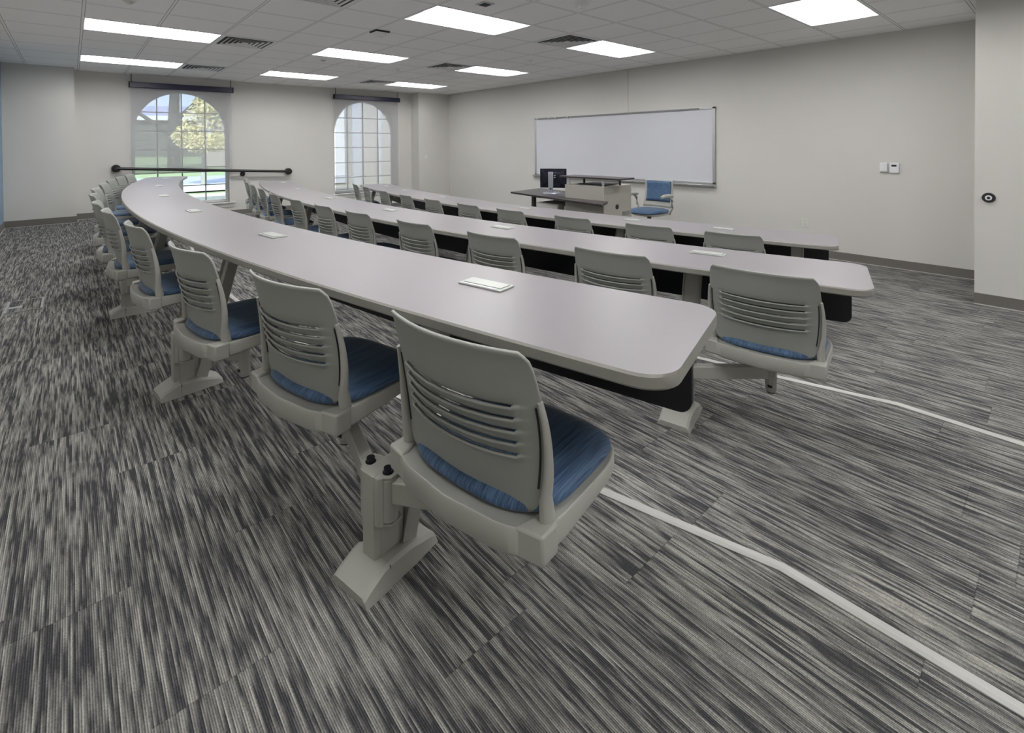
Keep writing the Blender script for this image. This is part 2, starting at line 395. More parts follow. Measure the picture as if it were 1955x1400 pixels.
# ceiling with the troffer cells left open
LIGHTS = [(i, j) for j in (1, 5, 9, 13, 17) for i in (0, 4, 8)]
open_cells = {(i + a, j) for i, j in LIGHTS for a in (0, 1)}
bm = bmesh.new()
for i in range(-2, 12):
    for j in range(-1, 21):
        if (i, j) in open_cells: continue
        x0, x1 = max(i * T, XL), min((i + 1) * T, XW); y1, y0 = min(-j * T, YW), max(-(j + 1) * T, YN)
        if x1 <= x0 or y1 <= y0: continue
        add_quad(bm, [(x0, y0, ZC), (x1, y0, ZC), (x1, y1, ZC), (x0, y1, ZC)])
struct('ceiling', bm, M['ceiling'], fix=False)

# ------------------------------------------------------------------ ceiling things
def make_light():
    W, D = 2 * T, T
    t = thing('ceiling_light', '', 'ceiling light')
    bm = bmesh.new()    # frame flange round the opening
    for sx in (-1, 1): add_box(bm, (sx * (W / 2 - .008), 0, .002), (.016, D, .012))
    for sy in (-1, 1): add_box(bm, (0, sy * (D / 2 - .008), .002), (W, .016, .012))
    obj('frame', bm, M['trim'], t)
    bm = bmesh.new()    # trough reflector: two curved wings and sloping ends
    hw = W / 2 - .015; hd = D / 2 - .015; seg = 8
    prof = []
    for k in range(seg + 1):
        u = k / seg; prof.append((hd - (hd - .13) * u, .085 * math.sin(u * PI / 2)))
    for s in (-1, 1):
        for (y0, z0), (y1, z1) in zip(prof, prof[1:]):
            add_quad(bm, [(-hw + z0 * .9, s * y0, z0), (hw - z0 * .9, s * y0, z0), (hw - z1 * .9, s * y1, z1), (-hw + z1 * .9, s * y1, z1)])
    for s in (-1, 1):
        ring = [(s * (hw - z * .9), y, z) for y, z in prof] + [(s * (hw - z * .9), -y, z) for y, z in reversed(prof)]
        top = [(s * (hw), y, 0.0) for y, z in prof] + [(s * hw, -y, 0.0) for y, z in reversed(prof)]
        for a, b, c, d in zip(ring, ring[1:], top[1:], top): add_quad(bm, [a, b, c, d])
    add_quad(bm, [(-hw, -.14, .086), (hw, -.14, .086), (hw, .14, .086), (-hw, .14, .086)])
    obj('reflector', bm, M['reflector'], t)
    bm = bmesh.new()    # bowed lens in the middle
    R_ = .13; k = 10; rows = []
    for i in range(k + 1):
        a = -PI / 2 + PI * i / k; rows.append((R_ * math.sin(a), .08 - .055 * math.cos(a)))
    for (y0, z0), (y1, z1) in zip(rows, rows[1:]):
        add_quad(bm, [(-hw + .07, y0, z0), (hw - .07, y0, z0), (hw - .07, y1, z1), (-hw + .07, y1, z1)])
    for s in (-1, 1):
        f = bm.faces.new([bm.verts.new((s * (hw - .07), y, z)) for y, z in rows])
    obj('lens', bm, M['lens'], t, smooth=True)
    bm = bmesh.new()    # housing above the reflector
    add_box(bm, (0, 0, .125), (W - .01, D - .01, .01))
    for s in (-1, 1):
        add_box(bm, (s * (W / 2 - .006), 0, .062), (.004, D - .01, .125)); add_box(bm, (0, s * (D / 2 - .006), .062), (W - .01, .004, .125))
    obj('housing', bm, M['trim'], t)
    return t
LNAME = {(0, 1): 'recessed ceiling light nearest the large arched window', (0, 5): 'long recessed ceiling light on the blue wall side, second from the windows',
    (4, 1): 'small looking recessed light in the middle column, above the gap between the windows', (4, 5): 'recessed ceiling light in the middle column, between vent and ceiling sensors',
    (4, 9): 'big bright recessed light at top centre of the photo', (8, 1): 'farthest recessed light, beside the corner pilaster',
    (8, 5): 'recessed ceiling light in the whiteboard column, above the far end of the whiteboard', (8, 9): 'recessed ceiling light beside the square diffuser, nearly above the whiteboard',
    (8, 13): 'nearest recessed light in the whiteboard column, cut by the top edge of the photo',
    (0, 9): 'recessed ceiling light overhead of the near left chairs', (0, 13): 'recessed ceiling light above the photographer by the blue wall', (4, 13): 'recessed ceiling light above the near table ends',
    (0, 17): 'rearmost recessed ceiling light by the blue wall', (4, 17): 'rearmost recessed ceiling light of the middle column', (8, 17): 'rearmost recessed ceiling light of the whiteboard column'}
proto = make_light()
for k, (i, j) in enumerate(LIGHTS):
    loc = ((i + 1) * T, -(j + .5) * T, ZC)
    if k == 0: proto.location = loc; proto['label'] = LNAME[(i, j)]; proto['group'] = 'recessed ceiling lights'; o = proto
    else: o = dup(proto, loc, 0, LNAME[(i, j)], 'recessed ceiling lights')

def make_vent():
    t = thing('ceiling_vent', '', 'vent')
    h = T / 2 - .004
    bm = bmesh.new(); add_quad(bm, [(-h, -h, -.001), (h, -h, -.001), (h, h, -.001), (-h, h, -.001)]); obj('inner_shade', bm, M['dark'], t)  # near-black sheet standing in for the shade inside the diffuser
    bm = bmesh.new()
    for sg in (-1, 1):
        add_box(bm, (sg * (h - .018), 0, -.004), (.036, 2 * h, .006)); add_box(bm, (0, sg * (h - .018), -.004), (2 * h - .072, .036, .006))
    obj('face_frame', bm, M['trim'], t)
    for r in (.232, .182, .132, .082):       # stepped square cones
        bm = bmesh.new()
        pts = lambda q, z: [(-q, -q, z), (q, -q, z), (q, q, z), (-q, q, z)]
        add_loft(bm, [pts(r, -.011), pts(r - .018, -.003), pts(r - .020, -.004), pts(r - .003, -.012), pts(r, -.011)], cap0=False, cap1=False)
        obj('louver', bm, M['trim'], t)
    bm = bmesh.new(); add_box(bm, (0, 0, -.009), (.07, .07, .004)); obj('core', bm, M['trim'], t)
    return t
vp = make_vent(); first = True
for (i, j), lab in {(2, 1): 'square ceiling diffuser beside the light nearest the large arched window', (2, 5): 'square ceiling diffuser at the end of the long light on the blue wall side',
        (2, 9): 'pale square ceiling grille at the top edge, before the dark sensor box', (7, 1): 'farthest square ceiling diffuser, before the smaller arched window',
        (7, 5): 'square ceiling diffuser beside the light above the far end of the whiteboard', (7, 9): 'large dark slotted diffuser touching the light nearly above the whiteboard'}.items():
    loc = ((i + .5) * T, -(j + .5) * T, ZC)
    if first: vp.location = loc; vp['label'] = lab; vp['group'] = 'square ceiling diffusers'; first = False
    else: dup(vp, loc, 0, lab, 'square ceiling diffusers')
def disc(name, i, j, r, h, mat, label, cat, ring=None, grp=None):
    t = thing(name, label, cat, (i * T, -j * T, ZC), 0, grp)
    bm = bmesh.new(); add_cyl(bm, (0, 0, -h * .45), (0, 0, 0), r * .8, r, 24); obj('base', bm, mat, t, smooth=30)
    bm = bmesh.new(); add_cyl(bm, (0, 0, -h), (0, 0, -h * .45), r * .45, r * .62, 20); obj(ring or 'head', bm, mat, t, smooth=30)
disc('smoke_detector', 5.612, 11.41, .075, .05, M['trim'], 'white round smoke detector near the top edge right of the biggest light', 'smoke detector', grp='smoke detectors')
disc('smoke_detector', 6.616, 4.29, .07, .05, M['trim'], 'white round smoke detector between the vent and the middle column light', 'smoke detector', grp='smoke detectors')
disc('smoke_detector', 5.516, 4.44, .055, .035, M['trim'], 'faint white disc on the ceiling below the second middle light', 'smoke detector', grp='smoke detectors')
disc('sprinkler_head', 8.51, 7.47, .04, .02, M['trim'], 'small white sprinkler cap between two lights of the whiteboard column', 'sprinkler', 'cap', 'sprinkler heads')
disc('sprinkler_head', .486, 7.5, .05, .025, M['offwhite'], 'pale green sprinkler cap at the top edge above the long light', 'sprinkler', 'cap', 'sprinkler heads')
disc('sprinkler_head', 4.513, 4.46, .045, .02, M['alum'], 'small dark sprinkler head just below the second middle light', 'sprinkler', 'cap', 'sprinkler heads')
disc('sprinkler_head', .75, 1.3, .045, .02, M['trim'], 'faint sprinkler cap by the light nearest the large window', 'sprinkler', 'cap', 'sprinkler heads')
t = thing('motion_sensor', 'wedge shaped ceiling sensor box with dark top bracket, in front of the big vent grille', 'sensor', (4.145 * T, -7.97 * T, ZC))
bm = bmesh.new(); add_box(bm, (0, 0, -.008), (.17, .15, .016)); obj('bracket', bm, M['dark'], t)
bm = bmesh.new(); add_loft(bm, [[(-.075, -.065, -.016), (.075, -.065, -.016), (.075, .065, -.016), (-.075, .065, -.016)], [(-.05, -.05, -.06), (.05, -.05, -.06), (.05, .03, -.06), (-.05, .03, -.06)]]); obj('body', bm, M['trim'], t, bevel=.004)
t = thing('speaker_plate', 'small dark square ceiling plate above the biggest light', 'plate', (4.513 * T, -10.483 * T, ZC))
bm = bmesh.new(); add_box(bm, (0, 0, -.005), (.12, .12, .01)); obj('plate', bm, M['alum'], t)
bm = bmesh.new(); add_box(bm, (0, 0, -.0115), (.08, .08, .003)); obj('grille', bm, M['dark'], t)

# ------------------------------------------------------------------ windows
def window(k):
    x0, x1 = WIN[k]; yo = YW + DEPTH - .045
    bm = bmesh.new(); A = arch_pts(x0, x1); cx = (x0 + x1) / 2; r = (x1 - x0) / 2; fw = .045
    B = [(cx - (r - fw) * math.cos(PI * i / 28), SPRING + (r - fw) * math.sin(PI * i / 28)) for i in range(29)]
    outer = [(x0, SILL)] + A + [(x1, SILL)]; inner = [(x0 + fw, SILL + fw)] + B + [(x1 - fw, SILL + fw)]
    n = len(outer)
    for i in range(n):
        j = (i + 1) % n
        a, b, c, d = outer[i], outer[j], inner[j], inner[i]
        for ya, in ((yo,), (yo + .045,)): add_quad(bm, [(a[0], ya, a[1]), (b[0], ya, b[1]), (c[0], ya, c[1]), (d[0], ya, d[1])])
        add_quad(bm, [(d[0], yo, d[1]), (c[0], yo, c[1]), (c[0], yo + .045, c[1]), (d[0], yo + .045, d[1])])
    root = struct('window_%d' % k, bm, M['frame'])
    bm = bmesh.new(); cols = [x0 + (x1 - x0) * q / 4 for q in (1, 2, 3)]
    for x in cols:
        top = SPRING + math.sqrt(max(0, (r - fw) ** 2 - (x - cx) ** 2))
        add_box(bm, (x, yo + .03, (SILL + top) / 2), (.018, .022, top - SILL))
    for q in range(1, 6):
        z = SILL + .335 * q
        half = r - fw if z < SPRING else math.sqrt(max(0, (r - fw) ** 2 - (z - SPRING) ** 2))
        add_box(bm, (cx, yo + .03, z), (2 * half, .022, .016))
    obj('muntins', bm, M['muntin'], root)
    bm = bmesh.new()
    pts = [(x0 + .02, SILL + .02)] + B + [(x1 - .02, SILL + .02)]
    bm.faces.new([bm.verts.new((x, yo + .03, z)) for x, z in pts]); obj('glass', bm, M['glass'], root, fix=False)
    bm = bmesh.new(); add_box(bm, (cx + .02, YW + .03, SILL - .012), (x1 - x0 + .12, .17, .024)); add_box(bm, (cx + .02, YW - .012, SILL - .06), (x1 - x0 + .06, .02, .07))
    obj('window_sill', bm, M['sill'], root, bevel=.004)
    # rounded casing bead round the arch
    bm = bmesh.new(); C = [(cx - (r + .0) * math.cos(PI * i / 40), SPRING + (r + .0) * math.sin(PI * i / 40)) for i in range(41)]
    pts = [(x0, SILL)] + C + [(x1, SILL)]
    add_tube(bm, [(x, YW + .004, z) for x, z in pts], .012, 8)
    obj('corner_bead', bm, M['frame'], root, smooth=True)
window(1); window(2)
def roller(x0, x1, zb, label, zt=2.235):
    cx = (x0 + x1) / 2
    t = thing('roller_shade', label, 'window shade', (cx, YW - .07, 0), 0, 'roller shades')
    hw = (x1 - x0) / 2
    bm = bmesh.new(); add_box(bm, (0, 0, zt), (2 * hw, .08, .095)); obj('headrail', bm, M['headrail'], t, bevel=.008)
    bm = bmesh.new()
    for s in (-1, 1): add_box(bm, (s * (hw + .004), 0, zt), (.008, .088, .10))
    obj('end_cap', bm, M['dark'], t)
    bm = bmesh.new(); add_quad(bm, [(-hw + .02, .02, zb), (hw - .02, .02, zb), (hw - .02, .02, zt - .03), (-hw + .02, .02, zt - .03)]); obj('shade_cloth', bm, M['shade'], t, fix=False)
    bm = bmesh.new(); add_box(bm, (0, .02, zb), (2 * hw - .04, .012, .022)); obj('hem_bar', bm, M['alum'], t)
    for s in (-1, 1):
        bm = bmesh.new(); add_cyl(bm, (s * (hw - .03), 0, zt + .03), (s * (hw - .03), 0, ZC), .006, seg=8); obj('hanger_rod', bm, M['dark'], t)
roller(.667, 2.269, .71, 'grey see-through roller shade over the larger arched window, garden showing through')
roller(4.285, 5.885, .20, 'grey see-through roller shade over the smaller looking arched window by the corner')

# handrail in front of the large window
t = thing('handrail', 'black pipe handrail crossing the large arched window', 'handrail', (1.9, YW, 0))
def rl(x, y, z): return (x - 1.9, y - YW, z)
yb = YW - .11
p0, p1 = Vector(rl(.47, yb, .815)), Vector(rl(3.30, yb, .652))
bm = bmesh.new(); add_cyl(bm, p0, p1, .026, seg=18); obj('rail_pipe', bm, M['rail'], t, smooth=30)
for p in (p0, p1):
    bm = bmesh.new(); add_cyl(bm, (p.x, p.y + .02, p.z), (p.x, 0, p.z), .062, .066, 28); add_cyl(bm, (p.x, p.y - .022, p.z), (p.x, p.y + .02, p.z), .03, .045, 20)
    obj('end_flange', bm, M['rail'], t, smooth=30)
bm = bmesh.new(); xm = 2.44 - 1.9; zm = .635
add_cyl(bm, (xm, -.018, zm), (xm, 0, zm), .045, .045, 24); add_tube(bm, [(xm, -.015, zm), (xm, -.07, zm), (xm + .01, yb - YW, .69)], .012, 8)
obj('wall_bracket', bm, M['rail'], t, smooth=30)

# ------------------------------------------------------------------ curved tables
ROW = {1: dict(c=(16.459, -5.192), ro=16.2516, ri=15.7414, a=(-4.30, 4.135), z=0.0, ped=[3.366, 1.84, .33, -1.17, -2.62, -3.98], port=[3.48, 2.08, .71, -.73, -2.19, -3.68]),
       2: dict(c=(17.258, -5.154), ro=15.5116, ri=14.9733, a=(-4.26, 4.16), z=-STEP, ped=[3.43, 1.93, .43, -1.02, -2.62, -3.95], port=[3.47, 2.06, .63, -.78, -2.24, -3.75]),
       3: dict(c=(17.485, -5.034), ro=13.9556, ri=13.3884, a=(-4.05, 3.72), z=-2 * STEP, ped=[3.46, 2.02, .5, -.99, -2.6, -3.7], port=[2.9, 2.06, .69, -1.02, -2.34, -3.4])}
TZ = .72
def P(r, arc, dr, z=0.0):
    q = ROW[r]; th = arc / q['ro']; rad = q['ro'] + dr
    return Vector((q['c'][0] - rad * math.cos(th), q['c'][1] - rad * math.sin(th), q['z'] + z))
RLAB = {1: 'nearest long curved pale grey table, on the top step', 2: 'middle long curved pale grey table, on the middle step', 3: 'farthest long curved pale grey table, before the whiteboard'}
def curved_table(r):
    q = ROW[r]; a0, a1 = q['a']; wd = q['ro'] - q['ri']; rc = .075; th = .031
    base = P(r, 0, -wd / 2); t = thing('curved_table', RLAB[r], 'table', base, 0, 'curved classroom tables')
    L_ = lambda v: Vector(v) - base
    arcs = [a0 + rc * (1 - math.cos(PI / 2 * i / 8)) for i in range(9)]
    arcs += [a0 + rc + (a1 - a0 - 2 * rc) * i / 110 for i in range(1, 110)]
    arcs += [a1 - rc * (1 - math.cos(PI / 2 * (8 - i) / 8)) for i in range(9)]
    def inset(a):
        d = min(a - a0, a1 - a); 
        return rc - math.sqrt(max(0, rc * rc - (rc - d) ** 2)) if d < rc else 0
    bm = bmesh.new(); cols = []
    for a in arcs:
        i = inset(a); ro, ri = -i, -wd + i; e = .005
        prof = [(ri, TZ - th + e), (ri, TZ - e), (ri + e, TZ), (ri + .05, TZ), (ro - .05, TZ), (ro - e, TZ), (ro, TZ - e), (ro, TZ - th + e), (ro - e, TZ - th), (ri + e, TZ - th)]
        cols.append([bm.verts.new(L_(P(r, a, d, z))) for d, z in prof])
    k = len(cols[0])
    for c0, c1 in zip(cols, cols[1:]):
        for m_ in range(k):
            f = bm.faces.new((c0[m_], c0[(m_ + 1) % k], c1[(m_ + 1) % k], c1[m_])); f.material_index = 0 if m_ in (2, 3, 4) else 1
            f.smooth = True
    for c in (cols[0], cols[-1]): bm.faces.new(c).material_index = 1
    obj('tabletop', bm, [M['laminate'], M['edge']], t, smooth=30)
    # modesty panel
    bm = bmesh.new(); dri = -wd + .08; z0, z1 = .445, TZ - th; ra = .035
    pa0, pa1 = a0 + .06, a1 - .06; cols = []
    arcs = [pa0 + ra * (1 - math.cos(PI / 2 * i / 6)) for i in range(7)] + [pa0 + ra + (pa1 - pa0 - 2 * ra) * i / 90 for i in range(1, 90)] + [pa1 - ra * (1 - math.cos(PI / 2 * (6 - i) / 6)) for i in range(7)]
    for a in arcs:
        d = min(a - pa0, pa1 - a); up = ra - math.sqrt(max(0, ra * ra - (ra - d) ** 2)) if d < ra else 0
        cols.append([bm.verts.new(L_(P(r, a, dd, z))) for dd, z in ((dri, z1), (dri, z0 + up), (dri - .018, z0 + up), (dri - .018, z1))])
    for c0, c1 in zip(cols, cols[1:]):
        for m_ in range(4):
            f = bm.faces.new((c0[m_], c0[(m_ + 1) % 4], c1[(m_ + 1) % 4], c1[m_])); f.material_index = 1 if m_ == 2 else 0
    for c in (cols[0], cols[-1]): bm.faces.new(c)
    obj('modesty_panel', bm, [M['black'], M['panelface']], t)
    for a in q['ped']:
        th_ = a / q['ro']; ang = th_ + PI      # local +x points outward (towards the chairs)
        o = P(r, a, .013)
        pr = bpy.data.objects.new('pedestal', None)
        # post (the part itself), with foot, bracket and bolts below it
        bm = bmesh.new(); add_box(bm, (0, 0, .145), (.105, .046, .27)); add_box(bm, (-.005, -.0235, .11), (.062, .003, .125)); add_box(bm, (-.005, .0235, .11), (.062, .003, .125))
        po = obj('pedestal_post', bm, M['steel'], t, bevel=.006); po.location = L_(o); po.rotation_euler = (0, 0, ang)
        bm = bmesh.new()
        hw = .074
        def sec(x, h, w_): return [(x, -w_, 0), (x, w_, 0), (x, w_ - .008, h - .008), (x, w_ - .018, h), (x, -w_ + .018, h), (x, -w_ + .008, h - .008)]
        add_loft(bm, [sec(.118, .022, hw), sec(.10, .034, hw), sec(.052, .056, hw), sec(.034, .058, hw)])
        add_loft(bm, [sec(.032, .056, hw - .003), sec(-.05, .052, hw - .003), sec(-.13, .030, hw - .008), sec(-.15, .018, hw - .01)])
        add_box(bm, (.033, 0, .025), (.006, 2 * hw - .02, .05), mi=1)
        add_box(bm, (-.075, -.03, .0475), (.008, .022, .004), mi=1)
        obj('foot_cover', bm, [M['steel'], M['dark']], po, smooth=25)
        bm = bmesh.new()   # hinge bracket: six-sided top and bottom plates with a wrapped outer face
        hexa = [(.046, -.032), (.046, .032), (.022, .062), (-.02, .058), (-.034, 0), (-.02, -.058), (.022, -.062)]
        for zz in (.276, .150): add_loft(bm, [[(x, y, zz - .003) for x, y in hexa], [(x, y, zz + .003) for x, y in hexa]])
        add_box(bm, (.047, 0, .213), (.005, .068, .13))
        for sy in (-1, 1): add_loft(bm, [[(.0495, sy * .034, zz), (.0455, sy * .031, zz), (.034, sy * .043, zz), (.038, sy * .046, zz)] for zz in (.148, .278)])
        obj('hinge_bracket', bm, M['steel'], po, bevel=.0015)
        for s in (-1, 1):
            bm = bmesh.new(); add_cyl(bm, (.012, s * .036, .279), (.012, s * .036, .292), .0115, seg=14); add_cyl(bm, (.012, s * .036, .279), (.012, s * .036, .2805), .015, seg=14)
            obj('bolt', bm, M['bolt'], po, smooth=30)
        bpy.data.objects.remove(pr)
        # slanted leg that carries the tabletop
        bm = bmesh.new(); A_ = P(r, a, -.055, .045) - base; B_ = P(r, a, -.235, TZ - th - .012) - base
        outv = (P(r, a, 0) - P(r, a, -1)).normalized()
        add_bar(bm, A_, B_, .078, .05, up=(outv.x, outv.y, 0)) if False else None
        d = (B_ - A_); z_ = d.normalized(); tv = Vector((-outv.y, outv.x, 0)); y_ = z_.cross(tv).normalized()
        mt = Matrix((tv, y_, z_)).transposed().to_4x4()
        add_box(bm, (A_ + B_) / 2, (.072, .036, d.length), mt)
        for s in (-1, 1): add_box(bm, (A_ + B_) / 2 + tv * s * .037 - y_ * 0.006, (.007, .052, d.length), mt)
        lg = obj('table_leg', bm, M['steel'], t, bevel=.004)
        bm = bmesh.new(); c_ = P(r, a, -.24, TZ - th - .006) - base
        mz = Matrix.Rotation(ang, 4, 'Z')
        add_box(bm, c_, (.30, .14, .010), mz); add_box(bm, c_ + Vector((0, 0, -.008)), (.10, .20, .014), mz)
        obj('mounting_plate', bm, M['alum'], t, bevel=.002)
    for a in q['port']:
        c_ = P(r, a, -.313 if r == 1 else -.36, TZ) - base; ang = a / q['ro'] + PI
        bm = bmesh.new(); add_box(bm, (0, 0, .0025), (.074, .165, .005)); add_box(bm, (-.004, 0, .006), (.052, .146, .0035))
        po = obj('power_port', bm, M['plate'], t, bevel=.0015); po.location = c_; po.rotation_euler = (0, 0, ang)
        bm = bmesh.new(); add_box(bm, (.031, 0, .0056), (.009, .13, .0012)); obj('finger_slot', bm, M['alum'], po)
    return t
for r in ROW: curved_table(r)

# ------------------------------------------------------------------ chairs
def back_pt(u, v, off=0.0):
    """point of the backrest surface; u -1..1 across, v 0..1 up; +y is the sitter's side"""
    z = .398 + .364 * v
    hw = .194 + .027 * math.sin(min(1, v * 1.5) * PI / 2) - .016 * v * v
    yc = -.176 - .045 * math.sin(v * PI * .55) - .040 * v * v
    sag = .018 + .034 * math.sin(v * PI * .8) + .010 * v
    zz = z - .003 * (abs(u) ** 2.2) * v + .014 * (1 - v) * (abs(u) ** 2.5)
    return Vector((hw * u, yc + sag * abs(u) ** 2.0 + off, zz))
def make_backrest():
    bm = bmesh.new()
    us = [-1, -.985, -.95, -.9, -.82, -.76, -.74, -.5, -.25, 0, .25, .5, .74, .76, .82, .9, .95, .985, 1]
    slots = [.345, .422, .499, .576, .653]; vs = [0, .03, .08, .15, .22, .29]
    for s in slots: vs += [s - .026, s - .009, s - .002, s + .007, s + .022]
    vs += [.73, .80, .88, .94, .975, 1.0]
    vs = sorted(vs); grid = {}
    def off(u, v):
        o = 0
        for s in slots:
            if abs(u) < .77:
                fade = 1 if abs(u) < .75 else .4
                if s - .027 < v < s - .0005: o -= .0095 * fade * (1 - abs(v - (s - .006)) / .022 if abs(v - (s - .006)) < .022 else 0)   # lower lip rolls out at the back
                if s + .001 < v < s + .02: o += .003 * fade
        if v > .93: o -= .006 * (v - .93) / .07
        return o
    for i, u in enumerate(us):
        for j, v in enumerate(vs):
            uu = u
            if v > .9: uu = u * (1 - .07 * ((v - .9) / .1) ** 2 * (1 if abs(u) > .9 else abs(u)))
            if v < .1: uu = u * (1 - .10 * ((.1 - v) / .1) ** 2)
            p = back_pt(uu, v, off(u, v)); grid[i, j] = bm.verts.new(p)
    for i in range(len(us) - 1):
        for j in range(len(vs) - 1):
            um = (us[i] + us[i + 1]) / 2; vm = (vs[j] + vs[j + 1]) / 2
            if abs(um) < .745 and any(s - .0015 < vm < s + .0065 for s in slots): continue
            bm.faces.new((grid[i, j], grid[i + 1, j], grid[i + 1, j + 1], grid[i, j + 1]))
    return bm
def make_chair():
    t = thing('classroom_chair', '', 'chair')
    # seat pan: skirted shell
    bm = bmesh.new(); seg = 44
    def ring(scale, zf, zb, bulge=1.0, n=5.0):
        pts = []
        for k in range(seg):
            a = 2 * PI * k / seg; c, s = math.cos(a), math.sin(a)
            nn = 7.0 if s < 0 else 3.4
            x = .230 * scale * math.copysign(abs(c) ** (2 / nn), c); y = .204 * scale * math.copysign(abs(s) ** (2 / nn), s)
            if s < 0: y -= .040 * bulge * (1 - (x / .230) ** 2) * abs(s) ** .5
            f = (y + .2) / .4; f = max(0, min(1, f))
            z = zb + (zf - zb) * f
            if s < -.2: z -= .0
            pts.append((x, y, z))
        return pts
    add_loft(bm, [ring(.86, .385, .350), ring(.97, .378, .343), ring(1.0, .384, .352), ring(1.0, .402, .398), ring(.985, .408, .405), ring(.90, .402, .398)])
    obj('seat_pan', bm, M['plastic'], t, smooth=40, bevel=.002)
    for s in (-1, 1):
        bm = bmesh.new(); add_loft(bm, [[(s * x, y, z) for x, y in ((.170, -.215), (.232, -.205), (.232, -.150), (.190, -.150))] for z in (.346, .408)])
        obj('rear_corner', bm, M['plastic'], t, bevel=.006)
    # cushion
    bm = bmesh.new()
    def cr(sx, sy, z, drop, cy=.0):
        pts = []
        for k in range(48):
            a = 2 * PI * k / 48; c, s = math.cos(a), math.sin(a); nn = 4.2 if s < 0 else 3.4
            x = sx * math.copysign(abs(c) ** (2 / nn), c); y = cy + sy * math.copysign(abs(s) ** (2 / nn), s)
            if s < 0: y -= .022 * (1 - (x / sx) ** 2) * abs(s) ** .5
            f = max(0, (y - .10) / .11)
            dish = .008 * (1 - (x / .2) ** 2) if abs(x) < .2 else 0
            pts.append((x, y, z - drop * f * f - dish * .0 - (.010 * max(0, 1 - ((x / .17) ** 2 + ((y + .04) / .17) ** 2)) if z > .425 else 0)))
        return pts
    add_loft(bm, [cr(.195, .180, .398, .0, .012), cr(.206, .192, .401, .004, .016), cr(.212, .200, .409, .010, .018), cr(.208, .195, .420, .018, .016), cr(.192, .180, .430, .018, .014), cr(.15, .142, .4355, .010, .010), cr(.09, .09, .4365, 0, .0), cr(.03, .03, .437, 0, .0)])
    obj('seat_cushion', bm, M['fabric'], t, smooth=60)
    o = obj('backrest', make_backrest(), M['plastic_shaded'], t, smooth=50, solid=.0075, fix=False)
    # side uprights hugging the edges of the backrest
    for s in (-1, 1):
        bm = bmesh.new(); pts = []; rad = []
        for k in range(15):
            v = -.02 + .72 * k / 14
            p = back_pt(s * 1.0, max(0, v)); uz = p.z if v > 0 else .392
            pts.append((p.x + s * (.010 - .009 * max(0, (k - 5) / 9) if k > 2 else .010 + .006 * (2 - k) / 2), p.y - .006 + (.010 * (3 - k) / 3 if k < 3 else 0), uz)); rad.append(.0165 - .0095 * (k / 14) if k > 2 else .0165 + .004 * (3 - k) / 3)
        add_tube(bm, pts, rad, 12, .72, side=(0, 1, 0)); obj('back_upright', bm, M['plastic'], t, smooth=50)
    for s in (-1, 1):
        bm = bmesh.new(); pts = [back_pt(s * .955, .16 + .50 * k / 10) + Vector((0, -.0055, 0)) for k in range(11)]
        add_tube(bm, pts, .0022, 6)
        obj('slit_line', bm, M['dark'], t, smooth=50)
    bm = bmesh.new()
    add_box(bm, (0, -.02, .340), (.20, .20, .014)); obj('mounting_plate', bm, M['dark'], t, bevel=.003)
    bm = bmesh.new(); add_cyl(bm, (0, .0, .17), (0, .0, .335), .024, seg=22); add_cyl(bm, (0, 0, .155), (0, 0, .17), .019, .024, 22)
    pc = obj('pivot_column', bm, M['steel'], t, smooth=30)
    bm = bmesh.new(); add_cyl(bm, (0, 0, .150), (0, 0, .157), .018, seg=18); add_box(bm, (0, -.023, .185), (.018, .006, .012)); obj('rubber_tip', bm, M['rubber'], pc, smooth=30)
    return t
CH = {
 1: [(3.70, .10, 9), (3.026, .10, 12.7), (2.261, .11, 9), (1.39, .11, 4), (.60, .13, 0), (-.05, .15, -2), (-.85, .17, None), (-1.55, .19, None), (-2.38, .20, None), (-3.08, .22, None), (-3.78, .24, None), (-4.42, .25, None)],
 2: [(3.77, .05, 9.5), (3.09, .05, 10), (2.31, .055, 8), (1.55, .05, 4), (.76, .05, 2), (.09, .055, None), (-.62, .07, None), (-1.39, .10, None), (-2.29, .09, None), (-3.0, .12, None), (-3.73, .17, None), (-4.46, .20, None)],
 3: [(3.05, .055, 10), (2.39, .05, 9), (1.63, .045, None), (.83, .045, None), (.13, .05, None), (-.62, .06, None), (-1.35, .07, None), (-2.17, .08, None), (-3.05, .10, None), (-3.69, .14, None)]}
PAIR = {1: [0, 0, 1, 1, 2, 2, 3, 3, 4, 4, 5, 5], 2: [0, 0, 1, 1, 2, 2, 3, 3, 4, 4, 5, 5], 3: [0, 1, 1, 2, 2, 3, 3, 4, 4, 5]}
RN = {1: 'nearest', 2: 'middle', 3: 'farthest'}
ORD = ['first', 'second', 'third', 'fourth', 'fifth', 'sixth', 'seventh', 'eighth', 'ninth', 'tenth', 'eleventh', 'last']
proto = make_chair(); first = True; chairs = []
for r in CH:
    n_ = len(CH[r])
    for k, (arc, dr, phi) in enumerate(CH[r]):
        th = arc / ROW[r]['ro']
        ph = math.radians(phi) if phi is not None else th - math.radians(2)
        f = Vector((math.cos(ph), math.sin(ph), 0)); c = P(r, arc, dr) + f * (.212 if r == 1 else .222)
        o_ = 'last' if k == n_ - 1 else ORD[k]
        if k == 0: pos = 'at the open end of the %s table' % RN[r]
        elif k == n_ - 1: pos = 'at the window end of the %s table' % RN[r]
        else: pos = '%s from the open end of the %s table' % (o_, RN[r])
        lab = 'grey slotted-back swing chair with blue seat, ' + pos
        grp = 'swing chairs along the %s table' % RN[r]
        if first: o = proto; first = False; o.location = c; o.rotation_euler = (0, 0, ph - PI / 2); o['label'] = lab; o['group'] = grp
        else: o = dup(proto, c, ph - PI / 2, lab, grp)
        chairs.append((o, r, k, arc, ph, c))
